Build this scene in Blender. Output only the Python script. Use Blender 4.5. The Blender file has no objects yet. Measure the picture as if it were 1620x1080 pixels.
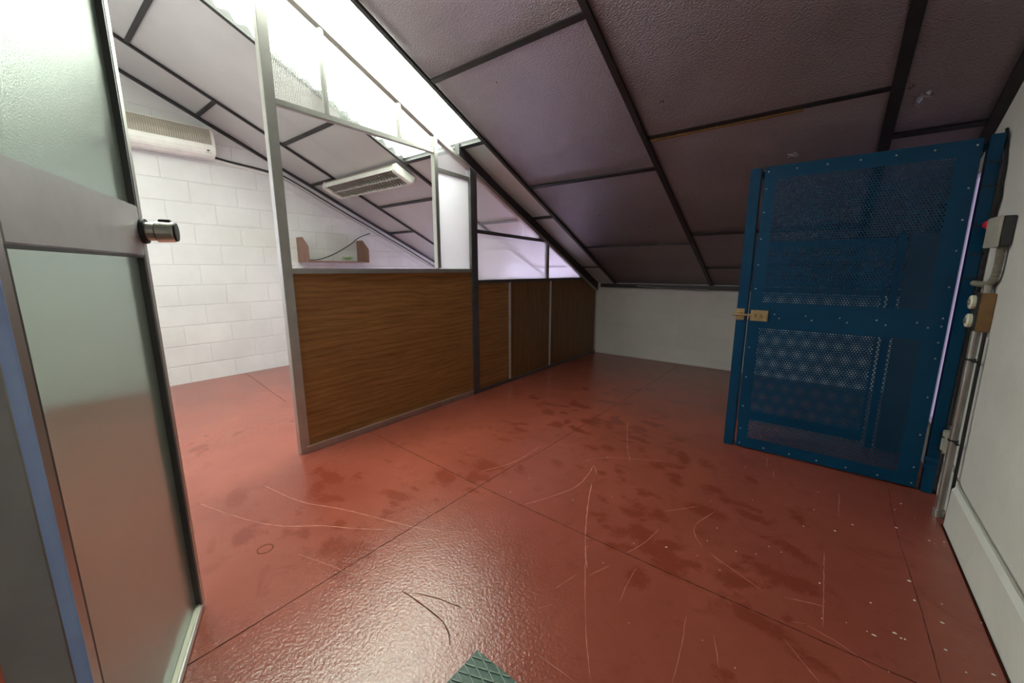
import bpy, bmesh, math, random
from mathutils import Vector, Matrix, noise
random.seed(7)
COL = bpy.context.scene.collection
PI = math.pi

# ------------------------------------------------------------------ helpers
def rgb(r, g, b):
    f = lambda c: (c/255/12.92) if c/255 <= .04045 else ((c/255+.055)/1.055)**2.4
    return (f(r), f(g), f(b), 1)

class MB:
    """collects boxes, bars, tubes and grids, then links them as ONE mesh object"""
    def __init__(s): s.v = []; s.f = []
    def add(s, vs, fs):
        b = len(s.v); s.v += [tuple(v) for v in vs]; s.f += [tuple(i+b for i in f) for f in fs]; return s
    def box(s, x0, x1, y0, y1, z0, z1):
        return s.add([(x0,y0,z0),(x1,y0,z0),(x1,y1,z0),(x0,y1,z0),(x0,y0,z1),(x1,y0,z1),(x1,y1,z1),(x0,y1,z1)],
                     [(0,3,2,1),(4,5,6,7),(0,1,5,4),(1,2,6,5),(2,3,7,6),(3,0,4,7)])
    def prism(s, pts, axis, a, b):
        """polygon in the two other axes, extruded along axis from a to b"""
        def P(p, t):
            return {0:(t,p[0],p[1]), 1:(p[0],t,p[1]), 2:(p[0],p[1],t)}[axis]
        n = len(pts)
        vs = [P(p,a) for p in pts] + [P(p,b) for p in pts]
        fs = [tuple(range(n))[::-1], tuple(range(n,2*n))] + [(i,(i+1)%n,n+(i+1)%n,n+i) for i in range(n)]
        return s.add(vs, fs)
    def bar(s, p0, p1, w, h, up=(0,0,1)):
        p0, p1, up = Vector(p0), Vector(p1), Vector(up)
        d = (p1-p0).normalized(); r = d.cross(up).normalized(); u = r.cross(d)
        vs = []
        for p in (p0, p1):
            for a, b in ((-1,-1),(1,-1),(1,1),(-1,1)): vs.append(p + r*(a*w/2) + u*(b*h/2))
        return s.add(vs, [(3,2,1,0),(4,5,6,7),(0,1,5,4),(1,2,6,5),(2,3,7,6),(3,0,4,7)])
    def tube(s, pts, r, n=8, cap=True, rf=None):
        pts = [Vector(p) for p in pts]
        prev = None; rings = []
        for i, p in enumerate(pts):
            d = (pts[min(i+1,len(pts)-1)] - pts[max(i-1,0)]).normalized()
            if prev is None:
                a = Vector((0,0,1)) if abs(d.z) < .9 else Vector((1,0,0))
                u = d.cross(a).normalized()
            else:
                u = (prev - d*prev.dot(d)).normalized()
            prev = u; w = d.cross(u); rr = rf(i) if rf else r
            rings.append([p + (u*math.cos(2*PI*k/n) + w*math.sin(2*PI*k/n))*rr for k in range(n)])
        vs = [v for R in rings for v in R]; fs = []
        for i in range(len(pts)-1):
            for k in range(n):
                fs.append((i*n+k, i*n+(k+1)%n, (i+1)*n+(k+1)%n, (i+1)*n+k))
        if cap: fs += [tuple(range(n))[::-1], tuple((len(pts)-1)*n+k for k in range(n))]
        return s.add(vs, fs)
    def cyl(s, c, axis, r, h, n=20, r2=None):
        c = Vector(c); a = Vector(axis).normalized()
        return s.tube([c, c+a*h], r, n, True, (lambda i: r if i == 0 else (r2 if r2 is not None else r)))
    def build(s, name, mat, parent=None, bevel=0, smooth=False, seg=2):
        me = bpy.data.meshes.new(name)
        off = parent_world(parent)
        inv = off.inverted() if parent else None
        me.from_pydata([tuple(inv @ Vector(v)) for v in s.v] if parent else s.v, [], s.f)
        if bevel:
            bm = bmesh.new(); bm.from_mesh(me)
            bmesh.ops.recalc_face_normals(bm, faces=bm.faces)
            es = [e for e in bm.edges if len(e.link_faces) == 2 and e.calc_face_angle(0) > .5]
            bmesh.ops.bevel(bm, geom=es, offset=bevel, segments=seg, affect='EDGES', clamp_overlap=True)
            bm.to_mesh(me); bm.free()
        me.materials.append(mat)
        if smooth:
            for p in me.polygons: p.use_smooth = True
        o = bpy.data.objects.new(name, me); COL.objects.link(o)
        if parent: o.parent = parent
        return o

WORLD = {}
def parent_world(p):
    return WORLD.get(p.name, Matrix()) if p else Matrix()
def empty(name, loc, label=None, cat=None, group=None, kind=None, rz=0):
    o = bpy.data.objects.new(name, None); COL.objects.link(o)
    o.location = loc; o.rotation_euler = (0,0,rz); o.empty_display_size = .1
    WORLD[o.name] = Matrix.Translation(loc) @ Matrix.Rotation(rz, 4, 'Z')
    tag(o, label, cat, group, kind); return o
def tag(o, label=None, cat=None, group=None, kind=None):
    if label: o['label'] = label
    if cat: o['category'] = cat
    if group: o['group'] = group
    if kind: o['kind'] = kind
    return o
def child_reg(o, parent):
    WORLD[o.name] = parent_world(parent); return o

# ------------------------------------------------------------------ materials
def mat(name):
    m = bpy.data.materials.new(name); m.use_nodes = True
    nt = m.node_tree; nt.nodes.clear()
    out = nt.nodes.new('ShaderNodeOutputMaterial')
    return m, nt, out
def N(nt, t, **kw):
    n = nt.nodes.new('ShaderNode'+t)
    for k, v in kw.items():
        if k in n.inputs: n.inputs[k].default_value = v
        else: setattr(n, k, v)
    return n
def L(nt, a, ao, b, bi): nt.links.new(a.outputs[ao], b.inputs[bi])
def bsdf(nt, out, **kw):
    p = N(nt, 'BsdfPrincipled')
    for k, v in kw.items(): p.inputs[k].default_value = v
    L(nt, p, 'BSDF', out, 'Surface'); return p
def coords(nt, scale=(1,1,1), loc=(0,0,0), rot=(0,0,0)):
    g = N(nt, 'NewGeometry') ; m = N(nt, 'Mapping')
    m.inputs['Scale'].default_value = scale; m.inputs['Location'].default_value = loc; m.inputs['Rotation'].default_value = rot
    L(nt, g, 'Position', m, 'Vector'); return m
def nz(nt, vec, scale, detail=4, rough=.55, dist=0):
    n = N(nt, 'TexNoise'); n.inputs['Scale'].default_value = scale; n.inputs['Detail'].default_value = detail
    n.inputs['Roughness'].default_value = rough; n.inputs['Distortion'].default_value = dist
    L(nt, vec, 'Vector', n, 'Vector'); return n
def ramp(nt, src, so, stops):
    r = N(nt, 'ValToRGB'); e = r.color_ramp.elements
    while len(e) < len(stops): e.new(.5)
    for x, (p, c) in zip(e, stops):
        x.position = p; x.color = c if len(c) == 4 else (*c, 1)
    L(nt, src, so, r, 'Fac'); return r
def bump(nt, src, so, p, strength, dist, prev=None):
    b = N(nt, 'Bump'); b.inputs['Strength'].default_value = strength; b.inputs['Distance'].default_value = dist
    L(nt, src, so, b, 'Height')
    if prev: L(nt, prev, 'Normal', b, 'Normal')
    L(nt, b, 'Normal', p, 'Normal'); return b
def mix(nt, fac, a, b, blend='MIX'):
    m = N(nt, 'Mix', data_type='RGBA', blend_type=blend)
    for k, x in ((0, fac), (6, a), (7, b)):
        if isinstance(x, tuple) and hasattr(x[0], 'outputs'): nt.links.new(x[0].outputs[x[1]], m.inputs[k])
        else: m.inputs[k].default_value = x
    return m
def simple(name, c, rough=.5, metal=0, var=.06, bumpy=0, bscale=60, **kw):
    m, nt, out = mat(name)
    p = bsdf(nt, out, Roughness=rough, Metallic=metal, **kw)
    v = coords(nt); n = nz(nt, v, 9, 5)
    d = tuple(max(0, x*(1-var*2)) for x in c[:3])+(1,); u = tuple(min(1, x*(1+var)) for x in c[:3])+(1,)
    r = ramp(nt, n, 'Fac', [(.3, d), (.7, u)]); L(nt, r, 'Color', p, 'Base Color')
    if bumpy:
        n2 = nz(nt, v, bscale, 3); bump(nt, n2, 'Fac', p, bumpy, .002)
    return m

M = {}
M['alu'] = simple('anodised_aluminium', (.50,.49,.46,1), .38, .85, .06, .08, 200)
M['alu_dark'] = simple('dull_dark_aluminium', (.16,.155,.16,1), .45, .8, .08, .08, 200)
M['alu_light'] = simple('bright_aluminium', (.66,.66,.66,1), .36, .7, .05, .05, 200)
M['rubber'] = simple('black_rubber', (.012,.012,.013,1), .6)
M['bead'] = simple('grey_glazing_bead', (.06,.06,.062,1), .5)
M['tape'] = simple('dark_batten_tape', (.018,.016,.018,1), .45, 0, .2, .15, 120)
M['timber'] = simple('bare_timber_batten', rgb(118,84,44), .8, 0, .2, .3, 60)
M['white_plastic'] = simple('warm_white_plastic', rgb(222,220,214), .4)
M['grey_plastic'] = simple('grey_plastic', rgb(178,176,165), .5, 0, .08)
M['dark_plastic'] = simple('dark_plastic', rgb(48,50,52), .5)
M['frame_grey'] = simple('grey_door_frame', rgb(158,156,158), .4)
M['conduit_grey'] = simple('grey_flexible_conduit', rgb(122,118,106), .5)
M['door_alu'] = simple('satin_door_aluminium', (.60,.59,.60,1), .4, .35, .05, .05, 200)
M['black'] = simple('black_cable', (.01,.01,.011,1), .5)
M['blue_reflection'] = simple('blue_reflection_tint', rgb(172,198,255), .35)  # daylight mirrored by the frame edge, painted in as pale blue
M['red'] = simple('red_plastic', rgb(230,20,45), .3)
M['brownbox'] = simple('brown_metal_box', rgb(128,98,62), .5, .3, .15)
M['ivory'] = simple('ivory_plastic', rgb(225,222,200), .4)
M['galv'] = simple('galvanised_conduit', (.40,.385,.36,1), .4, .8, .12, .1, 90)
M['brass'] = simple('dull_zinc_bolt', rgb(190,165,125), .38, .85, .12, .15, 120)
M['steel'] = simple('brushed_steel', (.55,.52,.48,1), .3, .95, .05)
M['shelfwood'] = simple('brown_melamine', rgb(122,86,72), .5, 0, .06)
M['fleck'] = simple('white_paint_fleck', rgb(225,215,200), .7)
M['scratch'] = simple('pale_scratch', rgb(188,116,98), .55, 0, .25)
M['scratch_dark'] = simple('dark_scratch', rgb(88,50,34), .7, 0, .1, **{'Specular IOR Level': .05})
M['seam'] = simple('dirty_floor_joint', rgb(52,24,18), .8, 0, .2, **{'Specular IOR Level': .05})
M['green_wire'] = simple('green_cable', rgb(120,150,60), .5)

def m_blue():
    m, nt, out = mat('blue_gate_paint')
    p = bsdf(nt, out, Roughness=.36, Metallic=0)
    p.inputs['Specular IOR Level'].default_value = .25
    v = coords(nt); n = nz(nt, v, 5, 4)
    r = ramp(nt, n, 'Fac', [(.3, rgb(0,54,86)), (.7, rgb(0,63,98))]); L(nt, r, 'Color', p, 'Base Color')
    n2 = nz(nt, v, 180, 2); bump(nt, n2, 'Fac', p, .06, .001); return m
M['blue'] = m_blue()

def m_wood(name, rot, tint=1):
    m, nt, out = mat(name)
    p = bsdf(nt, out, Roughness=.36)
    p.inputs['Specular IOR Level'].default_value = .35
    s = (1,1.1,16) if rot == 'h' else (1,16,1.1)
    v = coords(nt, s); w = nz(nt, v, 2.2, 6, .6, .6)
    s2 = (1,5,120) if rot == 'h' else (1,120,5)
    v2 = coords(nt, s2); w2 = nz(nt, v2, 2.0, 4, .6)
    wv = N(nt, 'TexWave', wave_type='BANDS', bands_direction='Z' if rot == 'h' else 'Y')
    wv.inputs['Scale'].default_value = 5.5; wv.inputs['Distortion'].default_value = 9; wv.inputs['Detail'].default_value = 3
    wv.inputs['Detail Scale'].default_value = .7
    vw = coords(nt, (1,.5,1.6) if rot == 'h' else (1,1.6,.5)); L(nt, vw, 'Vector', wv, 'Vector')
    a = ramp(nt, w, 'Fac', [(.33, (.28*tint,.132*tint,.041*tint)), (.68, (.42*tint,.205*tint,.066*tint))])
    b = ramp(nt, w2, 'Fac', [(.38, (.62,.58,.55)), (.60, (1,1,1))])
    c = ramp(nt, wv, 'Fac', [(.0, (.62,.58,.55)), (.35, (1,1,1))])
    x = mix(nt, .5, (a,'Color'), (b,'Color'), 'MULTIPLY'); y = mix(nt, .55, (x,2), (c,'Color'), 'MULTIPLY')
    nt.links.new(y.outputs[2], p.inputs['Base Color'])
    bump(nt, w2, 'Fac', p, .06, .001); return m
M['wood'] = m_wood('oak_laminate', 'h'); M['wood_v'] = m_wood('dark_oak_laminate', 'v', .62)

def m_floor():
    m, nt, out = mat('red_floor_paint')
    p = bsdf(nt, out, Roughness=.3)
    v = coords(nt)
    big = nz(nt, v, 1.3, 5, .6, .3)
    base = ramp(nt, big, 'Fac', [(.3, (.215,.048,.030)), (.7, (.285,.070,.045))])
    # worn patches and footprints: a mask that lies on the floor, broken up by noise
    at = N(nt, 'Attribute', attribute_name='stain')
    n1 = nz(nt, coords(nt, (1.0,1.6,1), (0,0,0), (0,0,.5)), 26, 10, .78, 1.0)
    mul = N(nt, 'Math', operation='MULTIPLY'); L(nt, at, 'Fac', mul, 0); L(nt, n1, 'Fac', mul, 1)
    sm = ramp(nt, mul, 'Value', [(.25, (0,0,0)), (.37, (.66,.66,.66))])
    c1 = mix(nt, (sm,'Color'), (base,'Color'), (.175,.026,.012,1))
    n2 = nz(nt, coords(nt), 7, 7, .7, 1.2)
    s2 = ramp(nt, n2, 'Fac', [(.54, (0,0,0)), (.70, (.55,.55,.55))])
    c2 = mix(nt, (s2,'Color'), (c1,2), (.185,.036,.022,1))
    # fine pale dust
    n3 = nz(nt, coords(nt, (3,.8,1), (0,0,0), (0,0,-.7)), 40, 4, .7)
    s3 = ramp(nt, n3, 'Fac', [(.66, (0,0,0)), (.78, (.35,.35,.35))])
    c3 = mix(nt, (s3,'Color'), (c2,2), (.34,.15,.12,1))
    nt.links.new(c3.outputs[2], p.inputs['Base Color'])
    rr = N(nt, 'MapRange'); rr.inputs['To Min'].default_value = .13; rr.inputs['To Max'].default_value = .26
    L(nt, n2, 'Fac', rr, 'Value'); L(nt, rr, 'Result', p, 'Roughness')
    op = nz(nt, coords(nt), 85, 3, .6); b1 = bump(nt, op, 'Fac', p, .42, .004)
    op2 = nz(nt, coords(nt), 14, 2, .5); bump(nt, op2, 'Fac', p, .10, .006, b1)
    p.inputs['Specular IOR Level'].default_value = .6
    return m
M['floor'] = m_floor()

def m_block(name, c0, c1, yoff=0, bstr=.55, ax='x'):
    m, nt, out = mat(name)
    p = bsdf(nt, out, Roughness=.55)
    g = N(nt, 'NewGeometry'); sp = N(nt, 'SeparateXYZ'); L(nt, g, 'Position', sp, 'Vector')
    cb = N(nt, 'CombineXYZ'); L(nt, sp, 'Y' if ax == 'x' else 'X', cb, 'X'); L(nt, sp, 'Z', cb, 'Y')
    mp = N(nt, 'Mapping'); mp.inputs['Location'].default_value = (yoff, .018+.2*4, 0); L(nt, cb, 'Vector', mp, 'Vector')
    wob = nz(nt, mp, 6, 3)
    wm = N(nt, 'MixRGB') if False else N(nt, 'VectorMath', operation='MULTIPLY_ADD')
    L(nt, wob, 'Color', wm, 0); wm.inputs[1].default_value = (.006,.006,0); L(nt, mp, 'Vector', wm, 2)
    br = N(nt, 'TexBrick', offset=.5, offset_frequency=2, squash=1, squash_frequency=2)
    for k, x in {'Scale':1,'Mortar Size':.0055,'Mortar Smooth':.55,'Bias':0,'Brick Width':.402,'Row Height':.2}.items(): br.inputs[k].default_value = x
    br.inputs['Color1'].default_value = c0; br.inputs['Color2'].default_value = c1
    br.inputs['Mortar'].default_value = tuple(x*1.0 for x in c0[:3])+(1,)
    L(nt, wm, 'Vector', br, 'Vector')
    v = coords(nt); n = nz(nt, v, 3, 6, .6)
    r = ramp(nt, n, 'Fac', [(.3, (.90,.90,.90)), (.65, (1,1,1))])
    x = mix(nt, 1.0, (br,'Color'), (r,'Color'), 'MULTIPLY'); nt.links.new(x.outputs[2], p.inputs['Base Color'])
    inv = N(nt, 'Math', operation='SUBTRACT'); inv.inputs[0].default_value = 1; L(nt, br, 'Fac', inv, 1)
    b = bump(nt, inv, 'Value', p, bstr, .010)
    n2 = nz(nt, v, 90, 4, .6); bump(nt, n2, 'Fac', p, .12, .003, b)
    return m
M['block'] = m_block('painted_blockwork', (.63,.625,.62,1), (.60,.595,.59,1), -1.2255+.402*20+.201*0, .6)
M['backwall'] = m_block('painted_block_back_wall', (.70,.69,.66,1), (.66,.65,.63,1), 0, .12, 'y')

def m_plaster():
    m, nt, out = mat('scuffed_white_plaster')
    p = bsdf(nt, out, Roughness=.6)
    v = coords(nt); n = nz(nt, v, 2.2, 8, .65, .3)
    r = ramp(nt, n, 'Fac', [(.3, (.62,.61,.585)), (.62, (.72,.71,.68))])
    n2 = nz(nt, v, 11, 6, .7, .6); s = ramp(nt, n2, 'Fac', [(.66, (0,0,0)), (.74, (.5,.5,.5))])
    x = mix(nt, (s,'Color'), (r,'Color'), (.50,.48,.45,1)); nt.links.new(x.outputs[2], p.inputs['Base Color'])
    b = bump(nt, n2, 'Fac', p, .12, .006); n3 = nz(nt, v, 70, 4); bump(nt, n3, 'Fac', p, .12, .003, b)
    return m
M['plaster'] = m_plaster()

def m_foil(name, lo, hi, metal, rough, grain):
    m, nt, out = mat(name)
    p = bsdf(nt, out, Metallic=metal, Roughness=rough)
    v = coords(nt); n = nz(nt, v, 1.6, 5, .6)
    r = ramp(nt, n, 'Fac', [(.3, lo), (.7, hi)])
    nd = nz(nt, v, 30, 5, .7); s = ramp(nt, nd, 'Fac', [(.70, (0,0,0)), (.76, (.4,.4,.4))])
    x = mix(nt, (s,'Color'), (r,'Color'), (.2,.18,.18,1)); nt.links.new(x.outputs[2], p.inputs['Base Color'])
    e = nz(nt, coords(nt, (1,1.7,1.7)), 92, 3, .6); b1 = bump(nt, e, 'Fac', p, grain, .009)
    e2 = nz(nt, coords(nt, (1,1,1)), 5, 3, .5, .5); bump(nt, e2, 'Fac', p, .12, .03, b1)
    return m
M['foil'] = m_foil('embossed_foil_insulation', (.30,.245,.27), (.37,.315,.34), .96, .33, 1.0)
M['foil_grey'] = m_foil('smooth_grey_insulation_board', (.56,.555,.555), (.63,.625,.625), .40, .42, .12)
M['tear'] = simple('torn_foil', (.75,.74,.74,1), .25, .9, .2, .6, 80)

def m_sky():
    m, nt, out = mat('translucent_corrugated_sheet')
    v = coords(nt); g = N(nt, 'NewGeometry'); sp = N(nt, 'SeparateXYZ'); L(nt, g, 'Position', sp, 'Vector')
    # brown moss along the lap of two sheets
    d = N(nt, 'Math', operation='SUBTRACT'); L(nt, sp, 'Y', d, 0); d.inputs[1].default_value = 1.43
    a = N(nt, 'Math', operation='ABSOLUTE'); L(nt, d, 'Value', a, 0)
    band = ramp(nt, a, 'Value', [(.012, (1,1,1)), (.10, (0,0,0))])
    n = nz(nt, v, 7, 6, .7); nb = mix(nt, 1.0, (band,'Color'), (n,'Fac'), 'MULTIPLY')
    ms = ramp(nt, nb, 2, [(.43, (0,0,0)), (.60, (.85,.85,.85))])
    n2 = nz(nt, v, 2.3, 6, .65); st = ramp(nt, n2, 'Fac', [(.35, (.78,.80,.74)), (.6, (1,1,1))])
    c0 = mix(nt, 1.0, (.93,1.0,.90,1), (st,'Color'), 'MULTIPLY'); c = mix(nt, (ms,'Color'), (c0,2), (.16,.13,.05,1))
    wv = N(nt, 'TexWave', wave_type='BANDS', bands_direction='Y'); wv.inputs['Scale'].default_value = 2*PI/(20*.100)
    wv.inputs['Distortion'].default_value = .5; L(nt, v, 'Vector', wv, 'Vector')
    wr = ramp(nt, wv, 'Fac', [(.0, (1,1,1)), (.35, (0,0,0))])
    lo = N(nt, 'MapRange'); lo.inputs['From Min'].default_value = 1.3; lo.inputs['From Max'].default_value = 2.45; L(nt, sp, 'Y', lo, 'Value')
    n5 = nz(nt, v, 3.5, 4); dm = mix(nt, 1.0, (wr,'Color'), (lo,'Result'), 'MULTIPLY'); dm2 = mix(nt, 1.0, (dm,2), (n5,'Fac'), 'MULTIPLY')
    trough_shade = ramp(nt, dm2, 2, [(.05, (0,0,0)), (.42, (.95,.95,.95))])
    c = mix(nt, (trough_shade,'Color'), (c,2), (.026,.031,.024,1))  # corrugation shading painted in as dark trough bands, stronger towards the lower end
    em = N(nt, 'Emission'); em.inputs['Strength'].default_value = SKY_E; nt.links.new(c.outputs[2], em.inputs['Color'])
    tr = N(nt, 'BsdfTranslucent'); nt.links.new(c.outputs[2], tr.inputs['Color'])
    df = N(nt, 'BsdfDiffuse'); nt.links.new(c.outputs[2], df.inputs['Color'])
    m1 = N(nt, 'MixShader'); m1.inputs[0].default_value = .4; L(nt, tr, 0, m1, 1); L(nt, df, 0, m1, 2)
    ad = N(nt, 'AddShader'); L(nt, m1, 0, ad, 0); L(nt, em, 0, ad, 1); L(nt, ad, 0, out, 'Surface')
    return m

def m_lit(name, c, s):
    """glowing window pane"""
    m, nt, out = mat(name)
    v = coords(nt); n = nz(nt, v, 3, 3); r = ramp(nt, n, 'Fac', [(.3, tuple(x*.9 for x in c)), (.7, c)])
    em = N(nt, 'Emission'); em.inputs['Strength'].default_value = s; L(nt, r, 'Color', em, 'Color'); L(nt, em, 0, out, 'Surface')
    return m

def facing_fresnel(nt, f0=.04, power=5):
    lw = N(nt, 'LayerWeight'); lw.inputs['Blend'].default_value = .5
    pw = N(nt, 'Math', operation='POWER'); L(nt, lw, 'Facing', pw, 0); pw.inputs[1].default_value = power
    ma = N(nt, 'Math', operation='MULTIPLY_ADD'); L(nt, pw, 0, ma, 0); ma.inputs[1].default_value = 1-f0; ma.inputs[2].default_value = f0
    return ma
def m_frost(name, tint, rough, trans=.5, reed=None, gloss=.10):
    """thin frosted pane: partly clear, partly scattering, glossy on the face"""
    m, nt, out = mat(name)
    v = coords(nt)
    tl = N(nt, 'BsdfTranslucent'); tl.inputs['Color'].default_value = tint
    rf = N(nt, 'BsdfRefraction'); rf.inputs['Color'].default_value = tint; rf.inputs['Roughness'].default_value = rough; rf.inputs['IOR'].default_value = 1.02
    mx = N(nt, 'MixShader'); mx.inputs[0].default_value = trans; L(nt, tl, 0, mx, 1); L(nt, rf, 0, mx, 2)
    gl = N(nt, 'BsdfGlossy'); gl.inputs['Roughness'].default_value = gloss
    fr = facing_fresnel(nt)
    mg = N(nt, 'MixShader'); L(nt, fr, 0, mg, 0); L(nt, mx, 0, mg, 1); L(nt, gl, 0, mg, 2)
    L(nt, mg, 0, out, 'Surface')
    if reed:
        w = N(nt, 'TexWave', wave_type='BANDS', bands_direction=reed[0]); w.inputs['Scale'].default_value = reed[1]
        L(nt, v, 'Vector', w, 'Vector')
        b = N(nt, 'Bump'); b.inputs['Strength'].default_value = .5; b.inputs['Distance'].default_value = .004; L(nt, w, 'Fac', b, 'Height')
    else:
        n = nz(nt, v, 330, 2); b = N(nt, 'Bump'); b.inputs['Strength'].default_value = .3; b.inputs['Distance'].default_value = .002; L(nt, n, 'Fac', b, 'Height')
    for x in (tl, rf, gl): L(nt, b, 'Normal', x, 'Normal')
    return m
def m_clear():
    m, nt, out = mat('clear_glass')
    tr = N(nt, 'BsdfTransparent'); tr.inputs['Color'].default_value = (.97,.98,.97,1)
    gl = N(nt, 'BsdfGlossy'); gl.inputs['Roughness'].default_value = .01
    fr = facing_fresnel(nt)
    mg = N(nt, 'MixShader'); L(nt, fr, 0, mg, 0); L(nt, tr, 0, mg, 1); L(nt, gl, 0, mg, 2); L(nt, mg, 0, out, 'Surface')
    return m
SKY_E = 17.0
BACK_E = 30.0
FRONT_E = 2.5; LAND_E = .6
M['sky'] = m_sky()
M['lit_back'] = m_lit('daylight_pane', (.76,.73,1.0), BACK_E)
M['lit_gate'] = m_lit('daylight_pane_small', (.72,.60,1.0), .5)
M['frost'] = m_frost('frosted_glass', (.90,.90,.93,1), .35, .5)
M['reed'] = m_frost('reeded_glass', (.93,.95,.93,1), .06, .965, ('Y', 34))
M['mesh_glass'] = m_frost('patterned_glass', (.92,.92,.95,1), .08, .90, ('DIAGONAL', 40))
M['door_frost'] = m_frost('door_frosted_glass', (.74,.81,.77,1), .34, .86, None, .05)
M['clear'] = m_clear()
def m_plate():
    m, nt, out = mat('green_tread_rubber')
    p = bsdf(nt, out, Roughness=.45, Metallic=.0)
    v = coords(nt); n = nz(nt, v, 30, 5); r = ramp(nt, n, 'Fac', [(.3, rgb(38,62,56)), (.7, rgb(62,92,82))]); L(nt, r, 'Color', p, 'Base Color')
    return m
M['plate'] = m_plate()
M['plate_rib'] = simple('worn_rib', rgb(108,128,112), .4, 0, .2)
M['diffuser'] = simple('louvre_metal', (.55,.56,.52,1), .4, .1)
M['grille'] = simple('beige_grille', rgb(150,138,122), .55)

# ------------------------------------------------------------------ room
XB, XR, YB, YF = -5.0, .545, 4.95, -.06           # block wall, right wall, back wall, doorway wall
XP = -2.48                                         # partition plane
RA, RB = 3.2202, .458
zr = lambda y: RA - RB*y
RN = Vector((0, RB, 1)).normalized()
def roofp(x, y, off=0):                            # off > 0 : below the roof plane
    return Vector((x, y, zr(y))) - RN*off

def struct(mb, name, m, **k):
    return tag(mb.build(name, m, **k), kind='structure')

# floor with a worn-paint mask
ST = [[-1.732,3.316],[-1.553,2.86],[-1.402,3.097],[-1.246,3.154],[-1.493,3.464],[-1.329,3.594],[-1.674,2.571],[-1.15,2.593],[-1.144,2.72],[-1.467,2.39],[-1.285,2.393],[-.928,2.524],[-.694,2.668],[-.964,2.692],[-1.309,2.589],[-1.745,2.194],[-1.613,1.941],[-1.631,2.142],[-1.474,1.624],[-1.967,2.788],[-1.78,2.732],[-1.149,1.881],[-.823,2.02],[-.547,2.127],[-.678,2.224],[-.464,2.424],[-.587,2.423],[-.362,2.147],[-.604,1.752],[-.533,1.565],[-.138,2.003],[-.927,3.471],[-.955,3.139],[-.641,3.537],[-.948,2.849],[-1.01,2.263],[-2.057,.967],[-1.993,.851],[-1.87,.48],[-1.509,.684],[-1.623,1.082],[-1.562,1.36],[-1.438,1.458],[-1.46,1.589],[-1.396,.734],[-3.155,.862],[-3.082,.608],[-2.239,.565],[-1.352,.643],[-.185,2.014],[0,1.851],[.022,1.646],[-.153,1.525],[-.058,1.373],[-.447,1.31],[-.389,1.476],[.078,1.314],[-.638,1.685],[-.346,1.917],[-.608,1.513]]
def build_floor():
    step = .03; x0, x1, y0, y1 = XB-.1, XR+.1, -1.7, YB+.1
    nx = int((x1-x0)/step); ny = int((y1-y0)/step)
    vs = [(x0+(x1-x0)*i/nx, y0+(y1-y0)*j/ny, 0) for j in range(ny+1) for i in range(nx+1)]
    fs = [(j*(nx+1)+i, j*(nx+1)+i+1, (j+1)*(nx+1)+i+1, (j+1)*(nx+1)+i) for j in range(ny) for i in range(nx)]
    b = len(vs)
    vs += [(x0,y0,-.2),(x1,y0,-.2),(x1,y1,-.2),(x0,y1,-.2)]
    fs.append((b+3,b+2,b+1,b))
    c = [0, nx, (ny+1)*(nx+1)-1, ny*(nx+1)]
    me = bpy.data.meshes.new('floor'); me.from_pydata(vs, [], fs); me.materials.append(M['floor'])
    at = me.attributes.new('stain', 'FLOAT', 'POINT')
    rnd = random.Random(3); bl = []
    for x, y in ST:
        a = rnd.uniform(-1.2, .4); bl.append((x, y, math.cos(a), math.sin(a), rnd.uniform(.06,.13), rnd.uniform(.035,.06), rnd.uniform(.7,1)))
        for _ in range(4):
            a = rnd.uniform(-1.2,.4); bl.append((x+rnd.gauss(0,.12), y+rnd.gauss(0,.12), math.cos(a), math.sin(a), rnd.uniform(.04,.08), rnd.uniform(.02,.04), rnd.uniform(.5,.9)))
    for (x, y, r, s) in ((-1.3,2.7,.7,.28),(-1.7,.8,.6,.3),(-.2,1.6,.6,.28),(-1.5,1.5,.5,.2),(-2.9,.8,.5,.22)):
        bl.append((x, y, 1, 0, r, r*.7, s))
    val = [0.0]*len(vs)
    for (x, y, c_, s_, ra, rb, w) in bl:
        R = 2.4*ra
        for j in range(max(0,int((y-R-y0)/(y1-y0)*ny)), min(ny, int((y+R-y0)/(y1-y0)*ny)+1)):
            for i in range(max(0,int((x-R-x0)/(x1-x0)*nx)), min(nx, int((x+R-x0)/(x1-x0)*nx)+1)):
                k = j*(nx+1)+i; dx = vs[k][0]-x; dy = vs[k][1]-y
                u = (dx*c_+dy*s_)/ra; t = (-dx*s_+dy*c_)/rb
                val[k] = max(val[k], w*math.exp(-(u*u+t*t)*.8)) if ra < .4 else val[k]+w*.5*math.exp(-(u*u+t*t))
    at.data.foreach_set('value', val)
    o = bpy.data.objects.new('floor', me); COL.objects.link(o); tag(o, kind='structure'); return o
floor = build_floor()

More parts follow.
